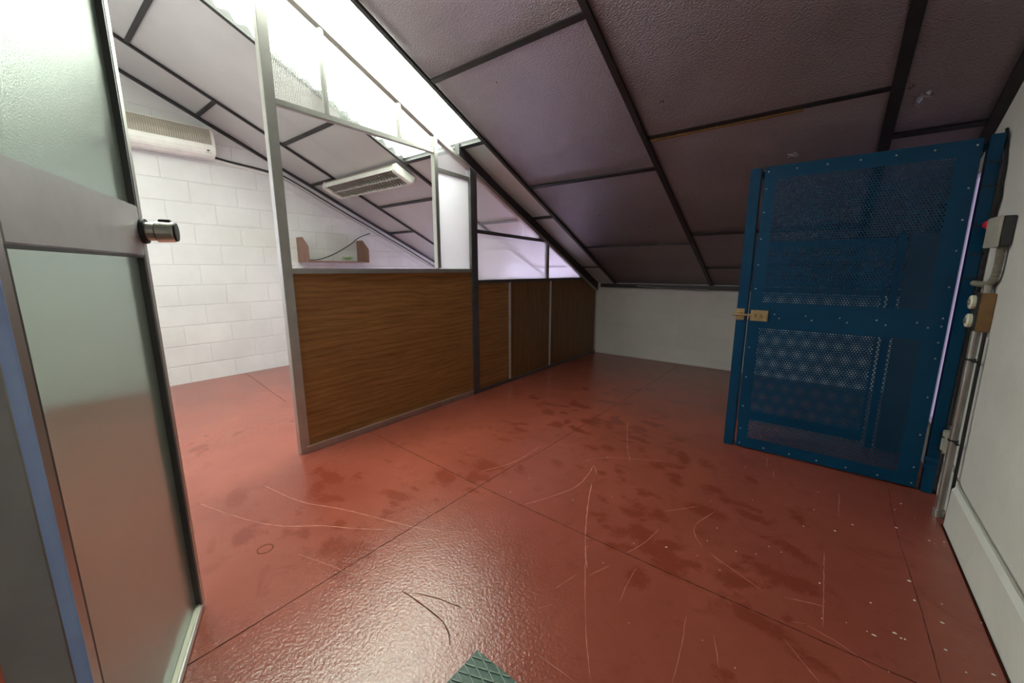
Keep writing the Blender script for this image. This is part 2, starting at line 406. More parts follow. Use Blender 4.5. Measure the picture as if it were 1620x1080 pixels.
def strip(pts, w, z, jitter=0, rnd=random.Random(5)):
    """thin flat line lying on the floor along smoothed pts"""
    P = [Vector((*p, 0)) for p in pts]; Q = []
    for i in range(len(P)-1):
        a = P[max(i-1,0)]; b = P[i]; c = P[i+1]; d = P[min(i+2,len(P)-1)]
        n = max(3, int((c-b).length/.02))
        for k in range(n):
            t = k/n
            Q.append(.5*((2*b)+(c-a)*t+(2*a-5*b+4*c-d)*t*t+(3*b-a-3*c+d)*t**3))
    Q.append(P[-1]); mb = MB(); vs = []; fs = []
    for i, q in enumerate(Q):
        d = (Q[min(i+1,len(Q)-1)]-Q[max(i-1,0)]).normalized(); n = Vector((-d.y, d.x, 0))
        ww = w*(rnd.uniform(.5,1.3) if jitter else 1)*(min(1,.3+min(i,len(Q)-1-i)*.35) if jitter else 1)
        o = n*rnd.uniform(-jitter, jitter)
        for s in (-1, 1):
            vs += [q+o+n*(s*ww/2)+Vector((0,0,.0002)), q+o+n*(s*ww/2)+Vector((0,0,z))]
    for i in range(len(Q)-1):
        a = i*4; b = a+4
        fs += [(a+1,a+3,b+3,b+1),(a,a+1,b+1,b),(a+3,a+2,b+2,b+3)]
    return mb.add(vs, fs)
for pts in ([(-1.345,-1.6),(-1.345,1.41),(-1.318,2.15),(-1.312,4.9)], [(-4.98,1.50),(-3.6,1.36)], [(-1.345,1.412),(-.5,1.407),(XR-.03,1.425)], [(.36,2.75),(.35,2.3),(.365,1.7),(.365,1.2)], [(-2.45,1.45),(-1.345,1.41)]):
    strip(pts, .0034 if pts[0][0] < .3 else .0018, .0006, .0008).build('floor_joint', M['seam'], floor)
SC = [[[-1.054,1.427],[-.971,1.616],[-.937,1.741],[-.95,1.89],[-.971,1.992],[-.91,1.908]],[[-.888,1.805],[-.809,1.611],[-.706,1.394],[-.616,1.237]],[[-1.044,1.98],[-1.011,2.071],[-.912,2.166],[-.657,2.303]],[[-1.085,2.766],[-.923,2.37],[-.821,2.173]],[[-.31,1.945],[-.353,1.795],[-.345,1.713],[-.291,1.636]],[[-.474,1.646],[-.496,1.513],[-.535,1.398]],[[-.257,1.619],[-.206,1.582]],[[-.186,2.74],[-.171,2.595]],[[-.139,2.591],[-.126,2.488]],[[-1.447,1.526],[-1.37,1.722],[-1.362,2.003]],[[-.496,1.797],[-.38,1.941]],[[-2.314,.434],[-2.025,.519],[-1.823,.607],[-1.677,.723],[-1.542,.807],[-1.387,.914]],[[-2.247,.698],[-1.948,.752],[-1.725,.846],[-1.554,.905],[-1.367,.968],[-1.23,1.031]],[[-1.571,.576],[-1.402,.628],[-1.275,.662],[-1.149,.722]],[[-1.206,.327],[-1.135,.328],[-1.066,.349]],[[-1.225,.86],[-1.135,.867],[-1.007,.899]],[[-.712,1.405],[-.584,1.165],[-.483,.981],[-.4,.857]],[[.102,1.92],[.104,1.593],[.104,1.48]],[[.155,2.511],[.151,2.251]],[[-.262,1.621],[-.14,1.564],[-.068,1.53]],[[-.006,1.545],[.11,1.585]],[[-.167,1.231],[-.129,1.126]],[[-.465,1.355],[-.462,1.262],[-.451,1.168]],[[.009,1.351],[.065,1.292],[.101,1.254]],[[-.253,1.247],[-.234,1.126],[-.222,.998]],[[.065,1.457],[.156,1.436],[.222,1.394]],[[.026,1.443],[.061,1.462]],[[-.566,.832],[-.502,.831],[-.433,.831]],[[-.657,1.075],[-.631,1.183]],[[-.592,1.205],[-.553,1.304]],[[-.658,.964],[-.628,1.011]]]
wide = {1:.0075, 0:.0045, 11:.005, 12:.005, 5:.004}
for i, p in enumerate(SC):
    strip(p, wide.get(i, .0028)*.55, .0005, .0012).build('floor_scratch', M['scratch'], floor)
for p in ([[-1.089,.724],[-.982,.731],[-.876,.73],[-.824,.711],[-.792,.687]], [[-1.04,.748],[-.95,.784],[-.859,.808]]):
    strip(p, .0045, .0005, .0008).build('dark_floor_scratch', M['scratch_dark'], floor)
# ring mark
rg = [(-1.71+.028*math.cos(t*.42), .505+.028*math.sin(t*.42)) for t in range(16)]
strip(rg, .005, .0005, .0008).build('ring_mark', M['scratch_dark'], floor)
# paint flecks
FK = [[.2,2.22],[.391,2.58],[.232,1.702],[.231,1.544],[.282,1.594],[.296,1.582],[.306,1.585],[.514,1.995],[.51,1.822],[.409,1.741],[.428,1.55],[.487,1.589],[.398,1.612],[.352,1.81],[.351,1.921],[.136,2.116],[.499,2.311],[.451,2.283],[.092,1.701],[-.412,1.547],[.351,2.313]]
fk = MB(); rr_ = random.Random(11)
def fleck(x, y, r):
    n = 5; vs = []
    a0 = rr_.uniform(0,6)
    pts = [(x+r*rr_.uniform(.5,1.2)*math.cos(a0+k*2*PI/n)*1.4, y+r*rr_.uniform(.5,1.2)*math.sin(a0+k*2*PI/n)) for k in range(n)]
    fk.prism(pts, 2, .0003, .0016)
for x, y in FK: fleck(x, y, rr_.uniform(.0025,.0045))
for _ in range(45):
    fleck(rr_.uniform(-1.2,.5), rr_.uniform(.78,2.6), rr_.uniform(.0008,.0017))
tag(fk.build('paint_flecks', M['fleck']), 'white paint flecks scattered on the red floor by the right wall', 'debris', kind='stuff')

# walls
mb = MB(); mb.prism([(YF-1.7,-.2),(YB+.1,-.2),(YB+.1,zr(YB+.1)+.02),(YF-1.7,zr(YF-1.7)+.02)], 0, XB-.12, XB); struct(mb, 'wall_left', M['block'])
mb = MB(); mb.prism([(YF-1.7,-.2),(YB+.1,-.2),(YB+.1,zr(YB+.1)+.02),(YF-1.7,zr(YF-1.7)+.02)], 0, XR, XR+.12); struct(mb, 'wall_right', M['plaster'])
WZ = zr(YB)+.03
# back wall with a low window opening behind the partition
mb = MB()
wx0, wx1, wz0, wz1 = -4.3, -2.95, .30, .78
mb.box(XB-.1, wx0, YB, YB+.1, -.2, WZ); mb.box(wx1, XR+.1, YB, YB+.1, -.2, WZ); mb.box(wx0, wx1, YB, YB+.1, -.2, wz0); mb.box(wx0, wx1, YB, YB+.1, wz1, WZ)
struct(mb, 'wall_back', M['backwall'])
w = empty('window_1', (wx0, YB, wz0), kind='structure')
MB().box(wx0, wx1, YB+.05, YB+.06, wz0, wz1).build('pane', M['lit_back'], w)
fr = MB()
for a, b in ((wx0, wx0+.04), ((wx0+wx1)/2-.02, (wx0+wx1)/2+.02), (wx1-.04, wx1)): fr.box(a, b, YB+.01, YB+.05, wz0, wz1)
fr.box(wx0, wx1, YB+.011, YB+.049, wz0, wz0+.04); fr.box(wx0, wx1, YB+.011, YB+.049, wz1-.04, wz1)
fr.build('window_frame', M['alu'], w, .002)
# white strip along foot of back wall and dark line, right-hand skirting board
mb = MB(); mb.box(XP+.03, XR-.03, YB-.012, YB, .0, .03); struct(mb, 'baseboard_back', M['backwall'], bevel=.003)
mb = MB(); mb.prism([(XR,.0),(XR-.026,.0),(XR-.024,.178),(XR-.012,.196),(XR,.198)], 1, -1.5, 2.47); struct(mb, 'baseboard_right', M['plaster'])
MB().prism([(XR-.0275,.0004),(XR-.034,.0004),(XR-.034,.003),(XR-.0275,.003)], 1, -1.4, 2.47).build('dark_line', M['seam'], floor)
# landing behind the camera : far wall and doorway wall
mb = MB(); mb.box(XB-.1, XR+.1, YF-1.7, YF-1.6, -.2, zr(YF-1.7)+.02); struct(mb, 'wall_landing', M['plaster'])
mb = MB(); mb.box(XB, -1.95, YF-.05, YF, 0, zr(0)); mb.box(-1.95, XR, YF-.05, YF, 2.15, zr(0)); struct(mb, 'wall_front', M['plaster'])

M['lit_front'] = m_lit('fill_pane_front', (.86,.86,1.0), FRONT_E)
M['lit_landing'] = m_lit('fill_pane_landing', (1.0,.97,.90), LAND_E)
w4 = empty('fill_window_4', (-3.4, YF, 1.0), kind='structure')  # unseen window, added so its glowing pane brightens the left room
MB().box(-4.5, -2.3, YF+.002, YF+.006, .95, 2.05).build('pane', M['lit_front'], w4)
f4 = MB()
for a, b, c, d in ((-4.55,-4.5,.9,2.1),(-2.3,-2.25,.9,2.1),(-3.42,-3.38,.95,2.05),(-4.5,-2.3,.9,.95),(-4.5,-2.3,2.05,2.1)): f4.box(a, b, YF+.001, YF+.03, c, d)
f4.build('window_frame', M['alu'], w4, .002)
w5 = empty('fill_window_5', (-.4, YF-1.6, 1.0), kind='structure')  # unseen window added on the landing as fill light from behind the camera
MB().box(-1.3, .3, YF-1.597, YF-1.594, 1.0, 2.2).build('pane', M['lit_landing'], w5)
f5 = MB()
for a, b, c, d in ((-1.35,-1.3,.95,2.25),(.3,.35,.95,2.25),(-1.3,.3,.95,1.0),(-1.3,.3,2.2,2.25)): f5.box(a, b, YF-1.599, YF-1.57, c, d)
f5.build('window_frame', M['alu'], w5, .002)

# ------------------------------------------------------------------ ceiling
deck = MB()
def deckpiece(x0, x1, y0, y1):
    deck.prism([(y0,zr(y0)+.012),(y1,zr(y1)+.012),(y1,zr(y1)+.10),(y0,zr(y0)+.10)], 0, x0, x1)
SKX0, SKX1, SKY = -3.2, -2.2, 2.43
deckpiece(XB-.12, SKX0, YF-1.7, YB+.1); deckpiece(SKX1, XR+.12, YF-1.7, YB+.1); deckpiece(SKX0, SKX1, SKY, YB+.1); deckpiece(SKX0, SKX1, YF-1.7, YF)
ceil = tag(deck.build('ceiling', M['tape']), kind='structure')
def panel(x0, x1, y0, y1, seed, m='foil'):
    nx, ny = 26, max(6, int((y1-y0)/.045)); vs = []; fs = []
    sag = .010 + .006*math.sin(seed*1.7)
    for j in range(ny+1):
        for i in range(nx+1):
            u, t = i/nx, j/ny
            x, y = x0+(x1-x0)*u, y0+(y1-y0)*t
            e = min(u,1-u)*(x1-x0); g = min(t,1-t)*(y1-y0)
            k = math.exp(-min(e,g)/.10)
            w = noise.noise(Vector((x*9+seed*3, y*4, seed)))*.006*k + noise.noise(Vector((x*2.2, y*2.2, seed)))*.004
            off = -.006 + sag*math.sin(PI*u)*math.sin(PI*t) + w*min(1, min(e,g)/.03)
            vs.append(roofp(x, y, off+.004))
    for j in range(ny):
        for i in range(nx):
            a = j*(nx+1)+i; fs.append((a, a+nx+1, a+nx+2, a+1))
    MB().add(vs, fs).build('ceiling_panel', M[m], ceil, smooth=True)
BAYS = [(XB, -4.42, [YF,.31,1.36,2.405,3.46,4.52,YB]), (-4.40,-3.21,[YF,.82,1.89,2.935,3.98,YB]), (-3.19,-2.2,[SKY,3.435,4.49,YB]),
        (-2.19,-1.06,[YF,.85,1.91,2.995,4.03,YB]), (-1.04,.135,[YF,.60,1.66,2.72,3.88,4.52,YB]), (.155,XR,[YF,.95,1.98,3.03,4.1,YB])]
sd = 0
for x0, x1, ys in BAYS:
    for a, b in zip(ys, ys[1:]):
        sd += 1; panel(x0, x1, a, b, sd, 'foil_grey' if x1 < -2.19 else 'foil')
        if b < YB:
            if (x0, b) == (-1.04, 2.72):
                MB().bar(roofp(x0, b, .001), roofp(x1, b, .001), .026, .010, RN).build('ceiling_batten', M['tape'], ceil)
                MB().bar(roofp(x0+.02, b+.022, .004), roofp(x1-.35, b+.016, .004), .014, .016, RN).build('bare_batten', M['timber'], ceil)
            else:
                thin = b > 3.9 and x0 > -3.3
                MB().bar(roofp(x0, b, .006), roofp(x1, b, .006), .012 if thin else .034, .012, RN).build('ceiling_batten', M['tape'], ceil)
for x, wd in ((-4.41,.03), (-3.2,.034), (-2.2,.034), (-1.05,.038), (.145,.05), (XR-.022,.045)):
    MB().bar(roofp(x, YF, .008), roofp(x, YB-.02, .008), wd, .018, RN).build('rafter_batten', M['tape'], ceil, .002)
MB().bar(roofp(XB+.02, YF, .008), roofp(XB+.02, YB-.02, .008), .04, .025, RN).build('rafter_batten', M['tape'], ceil)
MB().bar(roofp(SKX0, SKY, .006), roofp(SKX1, SKY, .006), .035, .02, RN).build('ceiling_batten', M['tape'], ceil)
# torn spots in the foil
def tear(x, y, r, seed):
    rnd = random.Random(seed); m_ = MB()
    for k in range(9):
        a = rnd.uniform(0,2*PI); c = roofp(x+rnd.gauss(0,r*.5), y+rnd.gauss(0,r*.4), .016)
        d = Vector((math.cos(a), math.sin(a), rnd.uniform(-.6,-.1)))*r*rnd.uniform(.5,1.0); e = Vector((-d.y, d.x, rnd.uniform(-.02,.0)))*.35
        m_.add([c-e, c+e, c+e*.5+d, c-e*.5+d*.9, c+RN*.004], [(0,1,2,3),(0,3,4),(1,4,2),(0,4,1)])
    m_.build('foil_tear', M['tear'], ceil)
for t in ((.232,2.787,.042,1),(.19,2.72,.012,2),(-.871,2.469,.012,3),(-.264,3.05,.028,4),(-1.75,2.05,.008,5),(-1.5,3.3,.006,6),(-1.72,3.46,.005,7),(-1.35,3.7,.006,8)): tear(*t)
# closure strip between back wall and panels, crooked flashing
MB().bar((SKX1-.2,YB-.02,zr(YB)-.03), (XR,YB-.02,zr(YB)-.03), .03, .05).build('closure_strip', M['tape'], ceil)
MB().tube([(-1.9,YB-.035,.925),(-1.5,YB-.04,.905),(-1.25,YB-.05,.90),(-1.07,YB-.06,.90)], .006, 6).build('loose_edging', M['galv'], ceil)

# skylight of corrugated translucent sheet
sk = empty('window_2', (SKX0, YF, zr(YF)), 'bright strip of translucent corrugated sheet let into the sloping roof', 'skylight', kind='structure')
def corr(x0, x1, y0, y1, off):
    ny = int((y1-y0)/.008); vs = []; fs = []
    for j in range(ny+1):
        y = y0+(y1-y0)*j/ny; o = -off - .016*math.cos(y*2*PI/.100)
        for x in (x0, x1): vs.append(roofp(x, y, o))
    for j in range(ny): fs.append((2*j, 2*j+1, 2*j+3, 2*j+2))
    return MB().add(vs, fs)
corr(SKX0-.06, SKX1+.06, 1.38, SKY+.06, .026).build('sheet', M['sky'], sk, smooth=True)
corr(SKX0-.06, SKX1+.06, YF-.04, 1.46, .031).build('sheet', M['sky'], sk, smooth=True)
cb = MB()
cb.bar(roofp(SKX0-.03, YF, -.032), roofp(SKX0-.03, SKY, -.032), .05, .05, RN); cb.bar(roofp(SKX1+.03, YF, -.032), roofp(SKX1+.03, SKY, -.032), .05, .05, RN)
cb.bar(roofp(SKX0, SKY+.03, -.032), roofp(SKX1, SKY+.03, -.032), .05, .05, RN)
cb.build('curb', M['white_plastic'], sk)

# ------------------------------------------------------------------ partition
pt = empty('office_partition', (XP, 1.0, 0), 'aluminium framed office partition with oak laminate lower panels and glass above', 'partition')
zt = lambda y: 2.516-.465*(y-1.348)               # raked top line
def post(y0, y1, z0, z1, m='alu', nm='post', d=.022):
    MB().box(XP-d, XP+d, y0, y1, z0, z1).build(nm, M[m], pt, .002)
def raked_post(y0, y1, z0, m='alu', nm='mullion', d=.018):
    MB().prism([(y0,z0),(y1,z0),(y1,zt(y1)),(y0,zt(y0))], 0, XP-d, XP+d).build(nm, M[m], pt, .002)
def pane(poly, m, nm, d=.003):
    MB().prism(poly, 0, XP-d, XP+d).build(nm, M[m], pt)
def rail(y0, z0, y1, z1, h, m='alu', nm='rail', d=.018):
    MB().prism([(y0,z0-h/2),(y1,z1-h/2),(y1,z1+h/2),(y0,z0+h/2)], 0, XP-d, XP+d).build(nm, M[m], pt, .002)
raked_post(.983, 1.038, 0, 'alu', 'post', .024)
raked_post(2.522, 2.60, 0, 'alu_dark', 'post', .030)
raked_post(4.905, 4.938, 0, 'alu_light', 'post', .022)
rail(.983, zt(.983), 4.94, zt(4.94), .034, 'alu', 'sloping_rail', .026)
rail(1.038, 2.035, 2.160, 2.020, .032, 'alu', 'transom')
rail(2.18, 1.892, 2.53, 1.878, .030, 'alu', 'transom')
raked_post(1.318, 1.340, 2.045, nm='mullion'); raked_post(1.842, 1.862, 2.035, nm='mullion')
raked_post(2.146, 2.180, 1.145, 'alu', 'mullion', .022)
MB().prism([(1.038,1.112),(2.522,1.108),(2.522,1.138),(1.038,1.143)], 0, XP-.026, XP+.026).build('sill_rail', M['alu'], pt, .003)
MB().box(XP-.02, XP+.026, 1.0, 2.54, .0, .042).build('bottom_rail', M['alu'], pt, .002)
MB().box(XP-.02, XP+.026, 2.60, 4.92, .0, .036).build('bottom_rail', M['alu_dark'], pt, .002)
MB().box(XP+.026, XP+.030, 1.02, 2.52, .042, .046).build('bottom_trim', M['alu_light'], pt)
rail(2.60, 1.025, 4.58, 1.015, .030, 'alu_dark', 'sill_rail', .024)
rail(2.60, 1.462, 3.735, 1.432, .030, 'alu_dark', 'transom', .02)
raked_post(3.722, 3.752, 1.02, 'alu_dark', 'mullion', .02)
for y in (3.045, 3.778): post(y, y+.03, .03, 1.02, 'alu_light', 'mullion', .022)
MB().box(XP-.014, XP+.016, 1.036, 2.524, .040, 1.114).build('wood_panel', M['wood'], pt)
MB().box(XP-.014, XP+.016, 2.598, 3.046, .034, 1.016).build('wood_panel', M['wood'], pt)
MB().box(XP-.014, XP+.016, 3.074, 3.779, .034, 1.016).build('wood_panel', M['wood_v'], pt)
MB().prism([(3.806,.034),(4.906,.034),(4.906,zt(4.906)),(4.60,1.01),(3.806,1.014)], 0, XP-.014, XP+.016).build('wood_panel', M['wood_v'], pt)
pane([(1.036,2.045),(1.320,2.042),(1.320,zt(1.320)-.01),(1.036,zt(1.036)-.01)], 'reed', 'reeded_pane')
pane([(1.338,2.042),(1.844,2.034),(1.844,zt(1.844)-.01),(1.338,zt(1.338)-.01)], 'reed', 'reeded_pane')
pane([(1.860,2.034),(2.148,2.030),(2.148,zt(2.148)-.01),(1.860,zt(1.860)-.01)], 'reed', 'reeded_pane')
pane([(1.036,1.138),(2.148,1.136),(2.148,2.008),(1.036,2.022)], 'clear', 'clear_pane', .002)
pane([(2.178,1.136),(2.524,1.136),(2.524,1.868),(2.178,1.880)], 'frost', 'frosted_pane')
pane([(2.178,1.902),(2.524,1.890),(2.524,zt(2.524)-.01),(2.178,zt(2.178)-.01)], 'mesh_glass', 'patterned_pane')
pane([(2.598,1.472),(3.66,1.444),(3.60,zt(3.60)-.01),(2.598,zt(2.598)-.01)], 'mesh_glass', 'patterned_pane')
pane([(2.598,1.036),(3.724,1.030),(3.724,1.424),(2.598,1.452)], 'frost', 'frosted_pane')
pane([(3.75,1.030),(4.55,1.025),(3.75,zt(3.75)-.01)], 'frost', 'frosted_pane')
# dark filler between raked rail and roof
MB().prism([(2.40,zt(2.40)+.017),(4.94,zt(4.94)+.017),(4.94,zr(4.94)+.01),(2.40,zr(2.40)+.01)], 0, XP-.02, XP+.03).build('filler_strip', M['tape'], pt)

# ------------------------------------------------------------------ open door, hinged near the camera
P0 = Vector((-1.571,.267)); D = Vector((-.914,.405)).normalized()
HG = P0 - D*.70
dr = empty('door_1', (HG.x, HG.y, 0), 'open aluminium door with two frosted glass panes and a round lock', 'door', kind='structure', rz=math.atan2(D.y, D.x))
Wd = WORLD[dr.name].copy()
class DB(MB):
    def build(s, *a, **k):
        s.v = [tuple(Wd @ Vector(v)) for v in s.v]; return MB.build(s, *a, **k)
# local: x along leaf (0 hinge .. .70 edge), front face (towards camera) at local y = -0 ; thickness to +y
# camera lies on the side of local -y or +y:
side = 1 if (Wd.inverted() @ Vector((0,0,0))).y > 0 else -1
fy = lambda a: -side*a                              # depth a behind the front face
def dbox(x0, x1, z0, z1, nm, m, d0=0, d1=.042, bev=.003):
    a, b = sorted((fy(d0), fy(d1)))
    return DB().box(x0, x1, a, b, z0, z1).build(nm, M[m], dr, bevel=bev)
TOP = 2.08
dbox(.0, .052, .004, TOP, 'stile', 'alu'); dbox(.668, .70, .004, TOP, 'stile', 'alu')
dbox(.052, .668, .004, .030, 'bottom_rail', 'alu_light'); dbox(.052, .668, TOP-.07, TOP, 'top_rail', 'alu')
dbox(.052, .668, 1.178, 1.314, 'middle_rail', 'door_alu')
dbox(.052, .668, .030, 1.178, 'frosted_pane', 'door_frost', .016, .022, 0)
dbox(.052, .668, 1.314, TOP-.07, 'frosted_pane', 'door_frost', .016, .022, 0)
for z0, z1 in ((.030,1.178),(1.314,TOP-.07)):
    g = DB(); a, b = sorted((fy(.001), fy(.016)))
    g.box(.660,.668,a,b,z0,z1); g.box(.052,.668,a,b,z1-.006,z1) ; g.box(.052,.057,a,b,z0,z1)
    g.build('glazing_bead', M['bead'], dr)
dbox(.052, .668, .0305, .036, 'glass_edge', 'ivory', .004, .016, 0)
# lock: round steel body with black collar and black cap
hb = [(0,.030),(.004,.031)]
def turned(prof, nm, m, c, ax, par, n=28):
    """lathe of (distance, radius) along ax from c, in door coordinates"""
    m_ = DB(); c = Vector(c); ax = Vector(ax)
    m_.tube([c+ax*d for d, r in prof], .01, n, True, lambda i: prof[i][1])
    o = m_.build(nm, m, par, smooth=False)
    return o
kx, kz = .676, 1.246
front = (0, side, 0)
kc = (kx, 0, kz)
lock = turned([(0,.034),(.004,.035),(.011,.034)], 'lock', M['rubber'], kc, front, dr); child_reg(lock, dr)
turned([(.011,.026),(.030,.026),(.034,.030),(.070,.029),(.074,.028)], 'lock_barrel', M['steel'], kc, front, lock)
turned([(.074,.027),(.079,.026),(.080,.012)], 'lock_cap', M['rubber'], kc, front, lock)
a, b = sorted((side*.040, side*.068))
DB().box(kx-.012, kx+.012, a, b, kz+.026, kz+.034).build('lock_button', M['rubber'], lock, bevel=.002)
# jamb and side light at the hinge
jb = empty('door_2', (HG.x, HG.y, 0), 'aluminium door frame with blue reflection strip beside the open door', 'door frame', kind='structure')
hx, hy = HG.x, HG.y
MB().box(hx-.030, hx-.004, hy-.075, hy-.008, 0, 2.15).build('jamb', M['frame_grey'], jb, .002)
MB().box(hx-.026, hx+.001, hy-.0075, hy+.010, 0, 2.15).build('edge_strip', M['blue_reflection'], jb, .003)
MB().box(hx-.062, hx-.036, hy-.075, hy-.035, 0, 2.15).build('stop_bead', M['alu'], jb, .002)
MB().box(hx-.98, hx-.062, hy-.056, hy-.052, .06, 2.10).build('clear_pane', M['clear'], jb)
MB().box(hx-.98, hx-.062, hy-.075, hy-.035, 0, .06).build('bottom_rail', M['alu'], jb, .002)
MB().box(hx-1.02, hx-.98, hy-.075, hy-.035, 0, 2.15).build('post', M['alu'], jb, .002)

# ------------------------------------------------------------------ blue perforated gate
def perf(mb, x0, x1, z0, z1, y, p=.0135, r=.0047):
    cols = int(round((x1-x0)/p)); p = (x1-x0)/(cols+.5); rows = int(round((z1-z0)/.0125)); h = (z1-z0)/rows
    ang = [PI/8+PI/4*k for k in range(8)]
    for j in range(rows):
        a = z0+j*h; b = a+h; sh = p/2 if j % 2 else 0
        if sh: mb.add([(x0,y,a),(x0+sh,y,a),(x0+sh,y,b),(x0,y,b)], [(0,1,2,3)])
        else: mb.add([(x1-p/2,y,a),(x1,y,a),(x1,y,b),(x1-p/2,y,b)], [(0,1,2,3)])
        for i in range(cols):
            c = x0+sh+i*p; d = c+p; cx, cz = (c+d)/2, (a+b)/2
            vs = [(d,y,b),(c,y,b),(c,y,a),(d,y,a)] + [(cx+r*math.cos(t), y, cz+r*math.sin(t)) for t in ang]
            # corners 0..3 = NE NW SW SE ; hole verts 4.. start at 22.5deg
            mb.add(vs, [(0,5,4),(0,1,6,5),(1,7,6),(1,2,8,7),(2,9,8),(2,3,10,9),(3,11,10),(3,0,4,11)])
def sheet_with(mb, x0, x1, z0, z1, y, wins):
    """flat sheet around perforated windows (same x range, stacked)"""
    wx0, wx1 = wins[0][0], wins[0][1]
    q = lambda a,b,c,d: mb.add([(a,y,c),(b,y,c),(b,y,d),(a,y,d)], [(0,1,2,3)])
    q(x0, wx0, z0, z1); q(wx1, x1, z0, z1)
    zs = z0
    for (_, _, a, b) in wins:
        q(wx0, wx1, zs, a); perf(mb, wx0, wx1, a, b, y); zs = b
    q(wx0, wx1, zs, z1)
YG = 2.80
gt = empty('gate_frame', (-.435, YG+.02, 0), 'blue steel gate frame of two uprights fixed beside the right wall', 'gate frame')
MB().box(-.440, -.383, YG+.004, YG+.050, 0, 1.712).build('post', M['blue'], gt, .003)
MB().box(.484, .528, YG-.004, YG+.050, 0, 1.722).build('post', M['blue'], gt, .003)
MB().box(-.384, .486, YG+.060, YG+.095, 1.66, 1.70).build('head_bar', M['blue'], gt, .003)
gd = empty('perforated_gate', (.468, YG, 0), 'closed blue metal gate leaf with two perforated panels and a sliding bolt', 'gate')
mb = MB(); GX0, GX1, GZ0, GZ1 = -.366, .466, .012, 1.712
sheet_with(mb, GX0, GX1, GZ0, GZ1, YG, [(-.312,.390,.078,.786),(-.312,.390,.938,1.642)])
# folded edges
for (a,b,c,d) in ((GX0,GX0,GZ0,GZ1),(GX1,GX1,GZ0,GZ1)):
    mb.add([(a,YG,c),(a,YG+.03,c),(a,YG+.03,d),(a,YG,d)], [(0,1,2,3)])
for z in (GZ0, GZ1): mb.add([(GX0,YG,z),(GX1,YG,z),(GX1,YG+.03,z),(GX0,YG+.03,z)], [(0,1,2,3)])
mb.build('perforated_sheet', M['blue'], gd)
st = MB()
for a, b, c, d in ((GX0+.003,-.320,GZ0+.003,GZ1-.003),(.398,GX1-.003,GZ0+.003,GZ1-.003),(-.320,.398,.795,.93),(-.320,.398,GZ0+.003,.068),(-.320,.398,1.652,GZ1-.003)):
    st.box(a, b, YG+.003, YG+.03, c, d)
st.build('inner_frame', M['blue'], gd)
def stud(nm, x, y, z, r, h, m, par, cache={}):
    key = (nm, r)
    if key not in cache: cache[key] = MB().cyl((0,0,0), (0,-1,0), r, h, 10, r*.7).build(nm, m)
    o = cache[key] if cache[key].parent is None else cache[key].copy()
    if o is not cache[key]: COL.objects.link(o)
    o.parent = par; o.location = parent_world(par).inverted() @ Vector((x, y, z))
def rivet(x, z): stud('rivet', x, YG+.001, z, .0045, .003, M['alu_light'], gd)
for i in range(7): rivet(GX0+.018+(GX1-GX0-.036)*i/6, GZ1-.028); rivet(GX0+.018+(GX1-GX0-.036)*i/6, GZ0+.020)
for z in (.13,.28,.47,.66,1.02,1.16,1.31,1.46,1.59): rivet(GX0+.016, z)
for z in (.12,.30,.50,.70,.78,.86,.90,1.05,1.22,1.36,1.50): rivet(GX1-.020, z)
for i in range(5): rivet(-.24+.15*i, .872); rivet(-.215+.15*i+.004*i, .850)
bl = MB(); bl.box(-.362, -.272, YG-.006, YG, .826, .892)
bolt = bl.build('bolt_plate', M['brass'], gd, .001); child_reg(bolt, gd)
b2 = MB(); b2.cyl((-.458, YG-.014, .860), (1,0,0), .0065, .165, 12); b2.cyl((-.37, YG-.014, .86), (0,-.6,-.8), .004, .03, 10)
b2.build('bolt_rod', M['brass'], bolt)
b3 = MB()
for x in (-.345,-.318,-.285): b3.box(x-.008, x+.008, YG-.024, YG-.004, .846, .874)
b3.build('bolt_guide', M['brass'], bolt, .002)
for x in (-.352,-.318,-.282):
    for z in (.834,.884): stud('screw', x, YG-.006, z, .004, .002, M['steel'], bolt)
kp = MB(); kp.box(-.442,-.396,YG-.002,YG+.005,.826,.896); kp.box(-.428,-.410,YG-.024,YG-.002,.846,.852); kp.box(-.428,-.410,YG-.024,YG-.002,.868,.874)
kp.build('bolt_keeper', M['brass'], gt, .001)
# hinge straps and ties on the right-hand upright
hs = MB()
for z in (.185, .145): hs.box(.474, .528, YG-.012, YG-.005, z-.012, z+.012)
hs.build('hinge_strap', M['blue'], gt, .002)
# second perforated gate half a metre behind
YI = 3.30
ig = empty('perforated_gate', (.30, YI, 0), 'second blue perforated gate glimpsed through the holes of the closed one', 'gate')
mb = MB(); sheet_with(mb, -.44, .268, .035, 1.32, YI, [(-.39,.255,.10,.76),(-.39,.255,.88,1.28)])
mb.build('perforated_sheet', M['blue'], ig)
MB().box(.284, .322, YI, YI+.04, 0, 1.34).build('post', M['blue'], ig, .003)
MB().box(.335, XR-.004, YI+.012, YI+.024, 0, 1.34).build('side_panel', M['dark_plastic'], ig, .002)  # added dark sheet, put in so the right-hand gate holes look dark
MB().box(-.44, -.40, YI+.005, YI+.035, 0, 1.34).build('post', M['blue'], ig, .003)
# small daylight window on the right wall behind the gate
w3 = empty('window_3', (XR, 2.9, .35), kind='structure')
MB().box(XR-.004, XR-.001, 2.90, 3.22, .30, 1.60).build('pane', M['lit_gate'], w3)
f3 = MB()
for a, b, c, d in ((2.87,2.90,.27,1.63),(3.22,3.25,.27,1.63),(2.90,3.22,.27,.30),(2.90,3.22,1.60,1.63)): f3.box(XR-.03, XR-.001, a, b, c, d)
f3.build('window_frame', M['white_plastic'], w3, .002)

